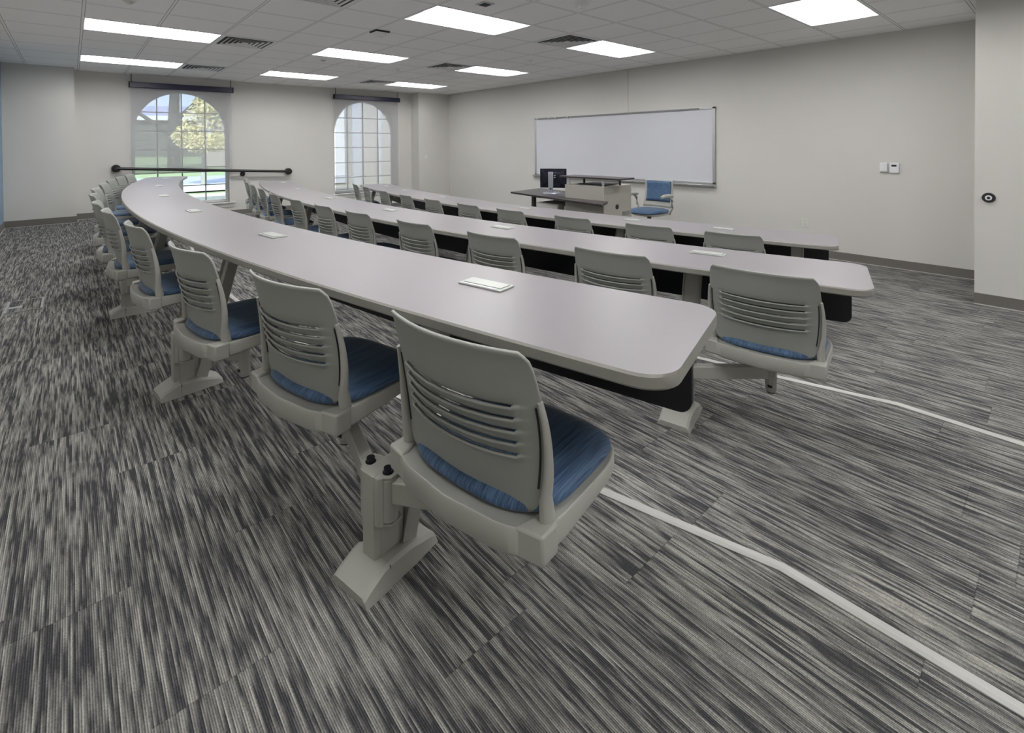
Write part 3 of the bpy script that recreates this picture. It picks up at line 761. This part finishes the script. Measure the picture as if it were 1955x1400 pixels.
for (o, r, k, arc, ph, c) in chairs:
    if 1:
        # swing arm, from the table's hinge bracket to the column under the seat
        a = ROW[r]['ped'][PAIR[r][k]]; s = 1 if arc > a else -1
        h = P(r, a + s * .036, .025, 0)
        inv = Matrix.Rotation(-(ph - PI / 2), 4, 'Z')
        hl = inv @ (h - c); hl.z = 0
        bm = bmesh.new()
        add_cyl(bm, (hl.x, hl.y, .155), (hl.x, hl.y, .272), .026, seg=18)
        d = -hl; L_ = d.length; dn = d.normalized(); s0 = Vector(hl) + dn * .018
        nrm = Vector((-dn.y, dn.x, 0))
        def sec(p, hh, w_, zc): return [p + nrm * w_ + Vector((0, 0, zc - hh)), p - nrm * w_ + Vector((0, 0, zc - hh)), p - nrm * w_ + Vector((0, 0, zc + hh)), p + nrm * w_ + Vector((0, 0, zc + hh))]
        add_loft(bm, [sec(s0, .029, .020, .236), sec(s0 + dn * L_ * .25, .031, .020, .238), sec(s0 + dn * (L_ - .035), .029, .018, .246)])
        obj('swing_arm', bm, M['steel'], o, bevel=.004)

# ------------------------------------------------------------------ whiteboard wall
t = thing('whiteboard', 'wide white marker board with aluminium frame and tray', 'whiteboard', (XW, -4.59, 0))
y0, y1, z0, z1 = -6.41 + 4.59, -2.77 + 4.59, .55, 1.69
bm = bmesh.new(); add_box(bm, (-.012, 0, (z0 + z1) / 2), (.018, y1 - y0 - .04, z1 - z0 - .04)); obj('board', bm, M['wboard'], t)
bm = bmesh.new()
for yy in (y0 + .018, y1 - .018): add_box(bm, (-.016, yy, (z0 + z1) / 2), (.032, .036, z1 - z0))
for zz in (z0 + .012, z1 - .015): add_box(bm, (-.016, 0, zz), (.032, y1 - y0, .03))
obj('frame', bm, M['alum'], t, bevel=.003)
bm = bmesh.new(); add_loft(bm, [[(-.001, y, z0 - .005), (-.001, y, z0 - .045), (-.035, y, z0 - .045), (-.085, y, z0 - .018), (-.085, y, z0 - .008)] for y in (y0 - .005, y1 + .04)]); obj('marker_tray', bm, M['alum'], t, bevel=.003)
bm = bmesh.new(); add_box(bm, (-.036, .07, z1 - .018), (.012, 3.30, .022)); obj('map_rail', bm, M['cork'], t)
for y in (1.25, 1.42, .95):
    bm = bmesh.new(); add_box(bm, (-.046, y, z1 - .03), (.012, .03, .04)); obj('rail_clip', bm, M['alum'], t)
bm = bmesh.new(); add_box(bm, (XW - .006, -4.931, (ZC + 1.70) / 2), (.012, .018, ZC - 1.70)); tag(obj('cable_channel', bm, M['wall']), 'thin wall coloured cable channel above the whiteboard', 'cable channel')
t = thing('wall_sensor', 'white box sensor on the wall, next to the thermostat', 'sensor', (XW, -8.355, .856))
bm = bmesh.new(); add_loft(bm, [[(0, -.04, -.055), (0, .04, -.055), (0, .04, .055), (0, -.04, .055)], [(-.032, -.032, -.047), (-.032, .034, -.047), (-.032, .034, .05), (-.032, -.032, .05)]]); obj('cover', bm, M['white'], t, bevel=.004)
bm = bmesh.new(); add_box(bm, (-.002, 0, 0), (.004, .085, .115)); obj('back_plate', bm, M['offwhite'], t)
t = thing('thermostat', 'white square thermostat with small dark display', 'thermostat', (XW, -8.45, .854))
bm = bmesh.new(); add_box(bm, (-.012, 0, 0), (.024, .085, .115)); obj('body', bm, M['white'], t, bevel=.004)
bm = bmesh.new(); add_box(bm, (-.025, .002, .026), (.002, .045, .02)); obj('display', bm, M['screenblk'], t)
def outlet(name, loc, axis, label, cat, sw=False):
    t = thing(name, label, cat, loc, 0 if axis == 'x' else -PI / 2 * 0)
    f = (lambda a, b, c: (a, b, c)) if axis == 'x' else (lambda a, b, c: (b, a, c))
    bm = bmesh.new(); add_box(bm, f(-.003, 0, 0), f(.006, .072, .115)); obj('cover_plate', bm, M['offwhite'], t, bevel=.002)
    if sw:
        bm = bmesh.new(); add_box(bm, f(-.008, 0, 0), f(.006, .03, .06)); obj('rocker', bm, M['white'], t)
    else:
        for z in (-.022, .022):
            bm = bmesh.new(); add_box(bm, f(-.007, 0, z), f(.003, .034, .03)); so_ = obj('socket', bm, M['offwhite'], t, bevel=.001)
            bm = bmesh.new()
            for s in (-1, 1): add_box(bm, f(-.009, s * .007, z + .003), f(.002, .003, .010))
            obj('slots', bm, M['dark'], so_)
outlet('wall_outlet', (XW, -7.551, .122), 'x', 'beige power outlet on the long wall, past the end of the farthest table', 'outlet')
outlet('wall_outlet', (XW, -.835, .116), 'x', 'small power outlet low on the long wall near the far corner', 'outlet')
outlet('light_switch', (6.391 + .06, .21, .878), 'y', 'small white light switch on the corner pilaster', 'light switch', True)
t = thing('wall_bumper', 'round black wall bumper with pale ring, on the near side wall', 'wall bumper', (XR, -9.285, .655))
bm = bmesh.new(); add_cyl(bm, (-.016, 0, 0), (0, 0, 0), .038, .044, 28); obj('disc', bm, M['rubber'], t, smooth=30)
bm = bmesh.new(); add_cyl(bm, (-.021, 0, 0), (-.015, 0, 0), .021, .023, 24); ri = obj('ring', bm, M['white'], t, smooth=30)
bm = bmesh.new(); add_cyl(bm, (-.024, 0, 0), (-.02, 0, 0), .011, .012, 20); obj('center_cap', bm, M['dark'], ri, smooth=30)

# floor box on the top tier
t = thing('floor_box', 'flat carpet-filled floor box with metal edges, beside the nearest chairs', 'floor box', (-.385, -4.80, 0))
bm = bmesh.new(); add_box(bm, (0, 0, .002), (.20, .33, .004)); obj('lid', bm, M['carpet'], t)
bm = bmesh.new()
for s in (-1, 1): add_box(bm, (s * .097, 0, .004), (.012, .335, .005)); 
for s in (-1, 1): add_box(bm, (0, s * .165, .003), (.2, .005, .004))
obj('edge_trim', bm, M['alum'], t)
bm = bmesh.new(); add_box(bm, (-.05, -.04, .0055), (.07, .05, .003)); obj('cable_flap', bm, M['alum'], t)

# ------------------------------------------------------------------ instructor's desk
F3 = -2 * STEP
desk = thing('teacher_desk', 'dark topped teacher desk with wing shaped top', 'desk', (5.4, -4.9, F3))
def dl(x, y, z): return (x - 5.4, y + 4.9, z - F3)
out = [(5.19, -4.10), (4.84, -6.10), (5.165, -5.95), (5.165, -5.23), (5.80, -5.22), (5.996, -3.99)]
bm = bmesh.new(); add_loft(bm, [[dl(x, y, .392) for x, y in out], [dl(x, y, .42) for x, y in out]]); obj('desktop', bm, M['espresso'], desk, bevel=.004)
for x, y in ((5.20, -4.60), (5.80, -4.50)):
    bm = bmesh.new(); add_box(bm, dl(x, y, .046), (.05, .05, .69)); obj('leg', bm, M['espresso'], desk)
bm = bmesh.new(); add_box(bm, dl(5.45, -4.9, .375), (.4, .60, .03)); obj('apron', bm, M['espresso'], desk)
cab = thing('pedestal_cabinet', 'pale grey cabinet with perforated panel under the teacher desk', 'cabinet', (5.35, -4.9, F3))
bm = bmesh.new(); add_box(bm, (0, -.02, .31), (.42, .42, .60)); obj('body', bm, M['cabinet'], cab, bevel=.003)
bm = bmesh.new(); add_box(bm, (-.212, -.02, .40), (.006, .38, .38)); obj('perforated_panel', bm, M['mesh_panel'], cab)
dr_ = thing('drawer_unit', 'pale drawer unit with black pull under the teacher desk, beside the perforated cabinet', 'cabinet', (5.35, -5.5, F3))
bm = bmesh.new(); add_box(bm, (-.0, 0, .30), (.34, .60, .58)); obj('body', bm, M['cabinet'], dr_, bevel=.003)
for z, h in ((.49, .16), (.26, .27)):
    bm = bmesh.new(); add_box(bm, (-.176, -.02, z), (.012, .46, h)); d2 = obj('drawer', bm, M['cabinet'], dr_, bevel=.003)
    bm = bmesh.new(); add_box(bm, (-.195, -.02, z + .02), (.022, .05, .035)); obj('handle', bm, M['rubber'], d2, bevel=.004)
lec = thing('lectern_cabinet', 'tall grey equipment cabinet with raised dark shelf, between desk and armchair', 'cabinet', (5.48, -5.555, F3))
hx, hy = .31, .325
bm = bmesh.new(); add_box(bm, (0, 0, .45), (2 * hx, 2 * hy, .90)); body = obj('body', bm, M['cabinet'], lec, bevel=.003)
bm = bmesh.new(); add_cyl(bm, (-.02, -hy - .006, .62), (-.02, -hy, .62), .032, seg=20); obj('cable_grommet', bm, M['rubber'], lec, smooth=30)
bm = bmesh.new(); add_box(bm, (.19, -hy - .004, .52), (.17, .008, .05)); obj('vent_slot', bm, M['muntin'], lec)
bm = bmesh.new(); add_box(bm, (.02, 0, .906), (.36, .42, .012)); obj('black_pad', bm, M['rubber'], lec, bevel=.003)
bm = bmesh.new(); add_box(bm, (-.13, -.06, 1.005), (.34, .99, .022)); obj('raised_shelf', bm, M['espresso'], lec, bevel=.004)
for x, y in ((-.26, .29), (.02, .25), (-.26, -.28), (.10, -.29)):
    bm = bmesh.new(); add_cyl(bm, (x, y, .90), (x, y, .995), .016, seg=14); obj('shelf_post', bm, M['espresso'] if x > -.1 else M['alum'], lec, smooth=30)

# monitor, seen from behind
mon = thing('computer_monitor', 'black monitor seen from behind on a silver stand, on the teacher desk', 'monitor', (5.50, -4.72, .42), math.radians(33))
# local: screen faces +x (towards the whiteboard), back towards the camera
bm = bmesh.new(); add_box(bm, (0, 0, .225), (.035, .40, .29)); add_loft(bm, [[(-.017, -.17, .10), (-.017, .17, .10), (-.017, .17, .35), (-.017, -.17, .35)], [(-.05, -.11, .15), (-.05, .11, .15), (-.05, .11, .31), (-.05, -.11, .31)]]); obj('screen_shell', bm, M['screenblk'], mon, bevel=.006)
bm = bmesh.new(); add_box(bm, (.0185, 0, .225), (.002, .37, .26)); obj('screen', bm, M['dark'], mon)
bm = bmesh.new(); add_box(bm, (-.062, .03, .165), (.03, .075, .32)); obj('stand_column', bm, M['silver'], mon, bevel=.008)
bm = bmesh.new(); add_cyl(bm, (-.04, .02, .001), (-.04, .02, .014), .13, .12, 32); obj('stand_base', bm, M['silver'], mon, smooth=30)
bm = bmesh.new(); add_cyl(bm, (-.079, .03, .07), (-.076, .03, .07), .014, seg=16); obj('cable_hole', bm, M['dark'], mon)
bm = bmesh.new()
for z in (.27, .24): add_box(bm, (-.051, -.03, z), (.003, .014, .010))
obj('port_label', bm, M['white'], mon)

# armchair
ac = thing('armchair', 'blue upholstered task armchair with grey arms, by the whiteboard', 'chair', (6.27, -5.86, F3), math.radians(88))
# local +y is forward
SZ = .50
bm = bmesh.new()
def rr(sx, sy, z, drop=0): return [(x, y, z - drop * max(0, (y - .1) / .12) ** 2) for x, y in superellipse(sx, sy, 3.4, 40)]
add_loft(bm, [rr(.20, .20, SZ - .035), rr(.225, .225, SZ - .03, .01), rr(.235, .235, SZ - .01, .015), rr(.228, .228, SZ + .012, .02), rr(.19, .19, SZ + .022, .015), rr(.08, .08, SZ + .024)]); obj('seat_cushion', bm, M['fabric'], ac, smooth=60)
bm = bmesh.new(); add_loft(bm, [rr(.18, .18, SZ - .07), rr(.225, .22, SZ - .055), rr(.228, .225, SZ - .034)]); obj('seat_pan', bm, M['plastic'], ac, smooth=50)
bm = bmesh.new()
def bp2(u, v): return Vector((.225 * u, -.235 - .05 * v - .02 * math.sin(v * PI) + .045 * u * u, SZ + .03 + .395 * v))
n1, n2 = 16, 14
G = [[bm.verts.new(bp2(-1 + 2 * i / n1, j / n2)) for j in range(n2 + 1)] for i in range(n1 + 1)]
for i in range(n1):
    for j in range(n2): bm.faces.new((G[i][j], G[i + 1][j], G[i + 1][j + 1], G[i][j + 1]))
obj('back_shell', bm, M['plastic'], ac, smooth=50, solid=.014)
bm = bmesh.new()
G = []
for i in range(n1 + 1):
    row = []
    for j in range(n2 + 1):
        u = -1 + 2 * i / n1; v = j / n2; e = max(0, 1 - max(abs(u) ** 8, abs(2 * v - 1) ** 8))
        p = bp2(u * .88, .20 + .76 * v); row.append(bm.verts.new(p + Vector((0, .010 + .026 * e ** .5, 0))))
    G.append(row)
for i in range(n1):
    for j in range(n2): bm.faces.new((G[i][j], G[i + 1][j], G[i + 1][j + 1], G[i][j + 1]))
obj('back_cushion', bm, M['fabric'], ac, smooth=60, solid=.004)
for s in (-1, 1):
    bm = bmesh.new(); add_tube(bm, [(s * .235, -.13, SZ - .05), (s * .285, -.13, SZ + .05), (s * .29, -.11, SZ + .16), (s * .285, -.05, SZ + .205)], .018, 10)
    ar = obj('armrest_bracket', bm, M['plastic'], ac, smooth=50)
    bm = bmesh.new(); add_tube(bm, [(s * .285, -.13, SZ + .21), (s * .285, -.05, SZ + .222), (s * .278, .06, SZ + .22), (s * .268, .12, SZ + .205)], [.022, .028, .028, .02], 12, .55 if False else 1.0, side=(1, 0, 0)); obj('armrest_pad', bm, M['plastic'], ar, smooth=50)
bm = bmesh.new(); add_cyl(bm, (0, 0, .10), (0, 0, SZ - .06), .022, .03, 18); obj('gas_column', bm, M['brown'], ac, smooth=30)
bm = bmesh.new(); add_tube(bm, [(0, .0, SZ - .08), (.15, .03, SZ - .085), (.20, .04, SZ - .09)], .006, 8); obj('tilt_lever', bm, M['brown'], ac)
bm = bmesh.new()
for k in range(5):
    a = 2 * PI * k / 5; add_tube(bm, [(0, 0, .10), (.15 * math.cos(a), .15 * math.sin(a), .095), (.29 * math.cos(a), .29 * math.sin(a), .07)], [.024, .018, .014], 10)
obj('star_base', bm, M['rubber'], ac, smooth=50)
for k in range(5):
    a = 2 * PI * k / 5; x, y = .29 * math.cos(a), .29 * math.sin(a)
    bm = bmesh.new(); add_cyl(bm, (x - .012 * math.sin(a), y + .012 * math.cos(a), .028), (x + .012 * math.sin(a), y - .012 * math.cos(a), .028), .028, seg=18); add_cyl(bm, (x, y, .05), (x, y, .075), .008, seg=8); obj('caster', bm, M['rubber'], ac, smooth=30)

# ------------------------------------------------------------------ outdoors
GZ = -.15
bm = bmesh.new(); add_quad(bm, [(-60, YW + .2, GZ), (60, YW + .2, GZ), (60, 110, GZ + 1.1), (-60, 110, GZ + 1.1)]); g = obj('lawn', bm, M['grass'], fix=False); tag(g, 'green lawn outside the arched windows', 'grass', kind='stuff')
def strip(name, y0, y1, m, label, cat, z=.02):
    s = 1.25 / 110
    bm = bmesh.new(); add_quad(bm, [(-40, y0, GZ + y0 * s + z), (60, y0, GZ + y0 * s + z), (60, y1, GZ + y1 * s + z), (-40, y1, GZ + y1 * s + z)]); return tag(obj(name, bm, m, fix=False), label, cat)
o = strip('road', 8.5, 12.4, M['road'], 'blue grey road crossing beyond the lawn', 'road'); o['kind'] = 'structure'
o = strip('sidewalk', 5.7, 8.4, M['walk'], 'pale concrete sidewalk outside the large window', 'sidewalk', .03); o['kind'] = 'structure'
strip('flower_bed', 2.0, 4.7, M['gravel'], 'pale speckled flower bed under the large window', 'flower bed', .05)
def blob(bm, c, r, sub=3, j=.22, seed=0):
    rnd = random.Random(seed)
    g = bmesh.ops.create_icosphere(bm, subdivisions=sub, radius=1.0)
    for v in g['verts']:
        k = 1 + j * (rnd.random() - .5) * 2
        v.co = Vector((c[0] + v.co.x * r[0] * k, c[1] + v.co.y * r[1] * k, c[2] + v.co.z * r[2] * k))
def leaf_cloud(bm, c, r, n, size, seed):
    rnd = random.Random(seed)
    for _ in range(n):
        while True:
            p = Vector((rnd.uniform(-1, 1), rnd.uniform(-1, 1), rnd.uniform(-1, 1)))
            if .35 < p.length < 1: break
        q = Vector((c[0] + p.x * r[0], c[1] + p.y * r[1], c[2] + p.z * r[2]))
        a = Vector((rnd.uniform(-1, 1), rnd.uniform(-1, 1), rnd.uniform(-1, 1))).normalized() * size * rnd.uniform(.6, 1.3)
        b = a.cross(Vector((rnd.uniform(-1, 1), rnd.uniform(-1, 1), rnd.uniform(-1, 1))).normalized())
        f = bm.faces.new([bm.verts.new(q - a), bm.verts.new(q + b * .6), bm.verts.new(q + a), bm.verts.new(q - b * .6)])
def out_pt(px, py, depth):
    """world point that stands DEPTH metres from the lens along the view axis"""
    x = (px - 919.72) / 940.04 * depth; y = (py - 288.64) / 940.04 * depth
    v = Vector(R[0]) * x + Vector(R[1]) * y + Vector(R[2]) * depth
    return Vector((-0.1065, -9.7527, 1.1596)) + v
c = out_pt(387, 235, 15.5)
t = thing('young_tree', 'young tree with yellow green leaves and pale trunk, outside the large window', 'tree', (c.x, c.y, GZ))
bm = bmesh.new(); add_tube(bm, [(0, 0, 0), (.02, 0, .9), (0, .02, 2.2)], [.09, .075, .03], 10)
for a in (0.4, 1.9, 3.3, 4.8): add_tube(bm, [(0, 0, 1.05 + a * .12), (.35 * math.cos(a), .35 * math.sin(a), 1.6 + a * .1)], [.03, .012], 6)
obj('trunk', bm, M['bark'], t, smooth=50)
bm = bmesh.new()
for k, (dx, dy, dz, rx, rz) in enumerate([(0, 0, 2.1, .55, .8), (-.35, 0, 1.65, .5, .4), (.45, .1, 1.5, .6, .35), (.1, 0, 2.7, .35, .5), (-.1, -.2, 1.45, .6, .3)]): leaf_cloud(bm, (dx, dy, dz), (rx, rx, rz), 420, .07, k)
o = obj('foliage', bm, M['leafy'], t, fix=False); o['kind'] = 'stuff'
c = out_pt(331, 240, 26)
t = thing('old_tree', 'big dark tree trunk with spreading branches, outside the large window', 'tree', (c.x, c.y, GZ))
bm = bmesh.new(); add_tube(bm, [(0, 0, 0), (0, 0, 2.4), (.1, 0, 4.5), (.1, 0, 7)], [.32, .27, .22, .14], 12)
add_tube(bm, [(0, 0, 1.9), (-1.4, 0, 3.0), (-3.2, 0, 3.6)], [.13, .09, .05], 8); add_tube(bm, [(0, 0, 2.6), (1.3, 0, 4.0), (3, 0, 4.6)], [.12, .09, .05], 8)
obj('trunk', bm, M['darkbark'], t, smooth=50)
bm = bmesh.new()
for k, (dx, dz, rx, rz) in enumerate([(0, 5.2, 2.4, .7), (-2.4, 4.6, 1.3, .5), (2.2, 5.0, 1.3, .6)]): leaf_cloud(bm, (dx, 0, dz), (rx, rx, rz), 420, .16, 20 + k)
o = obj('foliage', bm, M['darkleaf'], t, fix=False); o['kind'] = 'stuff'
# long low hall behind the trees
c = out_pt(330, 260, 48); s_ = 48 / 940.04
t = thing('long_hall', 'long dark hall with white fascia and blue grey roof, beyond the lawn', 'building', (c.x, c.y, GZ))
ang = math.atan2(R[0][1], R[0][0]); rz_ = ang + math.radians(22)
bm = bmesh.new(); add_box(bm, (0, 0, 1.9), (22, 4, 4.0)); o = obj('wall', bm, M['hall'], t); o.rotation_euler = (0, 0, rz_)
bm = bmesh.new(); add_box(bm, (0, -2.3, 4.05), (22.6, .3, .42)); o = obj('fascia', bm, M['fascia'], t); o.rotation_euler = (0, 0, rz_)
bm = bmesh.new(); add_loft(bm, [[(-11.3, -2.4, 4.25), (-11.3, 2.4, 4.25), (-11.3, 2.4, 5.2), (-11.3, 1.2, 5.4)], [(11.3, -2.4, 4.25), (11.3, 2.4, 4.25), (11.3, 2.4, 5.2), (11.3, 1.2, 5.4)]]); o = obj('roof', bm, M['roof'], t); o.rotation_euler = (0, 0, rz_)
c = out_pt(428, 240, 30)
t = thing('brick_house', 'tan brick house with white gable trim, behind the young tree', 'building', (c.x, c.y, GZ))
bm = bmesh.new(); add_box(bm, (1.2, 0, 2.0), (3.4, 3, 4.6)); o = obj('wall', bm, M['brick'], t); o.rotation_euler = (0, 0, ang)
bm = bmesh.new(); add_loft(bm, [[(-.62, -1.65, 1.2), (.25, -1.65, 1.2), (-.35, -1.65, 4.6), (-.75, -1.65, 4.6)], [(-.62, -1.55, 1.2), (.25, -1.55, 1.2), (-.35, -1.55, 4.6), (-.75, -1.55, 4.6)]]); o = obj('gable_trim', bm, M['fascia'], t); o.rotation_euler = (0, 0, ang)
# arcade outside the smaller looking window
t = thing('arcade_wall', 'tan brick arcade wall with pale columns, outside the smaller looking window', 'building', (6.9, 5.6, GZ))
bm = bmesh.new(); add_box(bm, (2.1, 0, 2.1), (4.2, .35, 4.2)); obj('wall', bm, M['brick'], t)
for x in (.22, 1.05, 1.6):
    bm = bmesh.new(); add_box(bm, (x, -.25, 1.4), (.30 if x < .5 else .12, .12, 2.8)); obj('column', bm, M['column'], t, bevel=.02)
t = thing('pale_house', 'pale stucco house seen through the left panes of the smaller looking window', 'building', (10.2, 9.4, GZ))
bm = bmesh.new(); add_box(bm, (0, 0, 2.3), (5.6, .4, 4.8)); obj('wall', bm, M['fascia'], t)
bm = bmesh.new(); add_box(bm, (0, -.25, 4.5), (5.9, .3, .3)); obj('eave', bm, M['roof'], t)
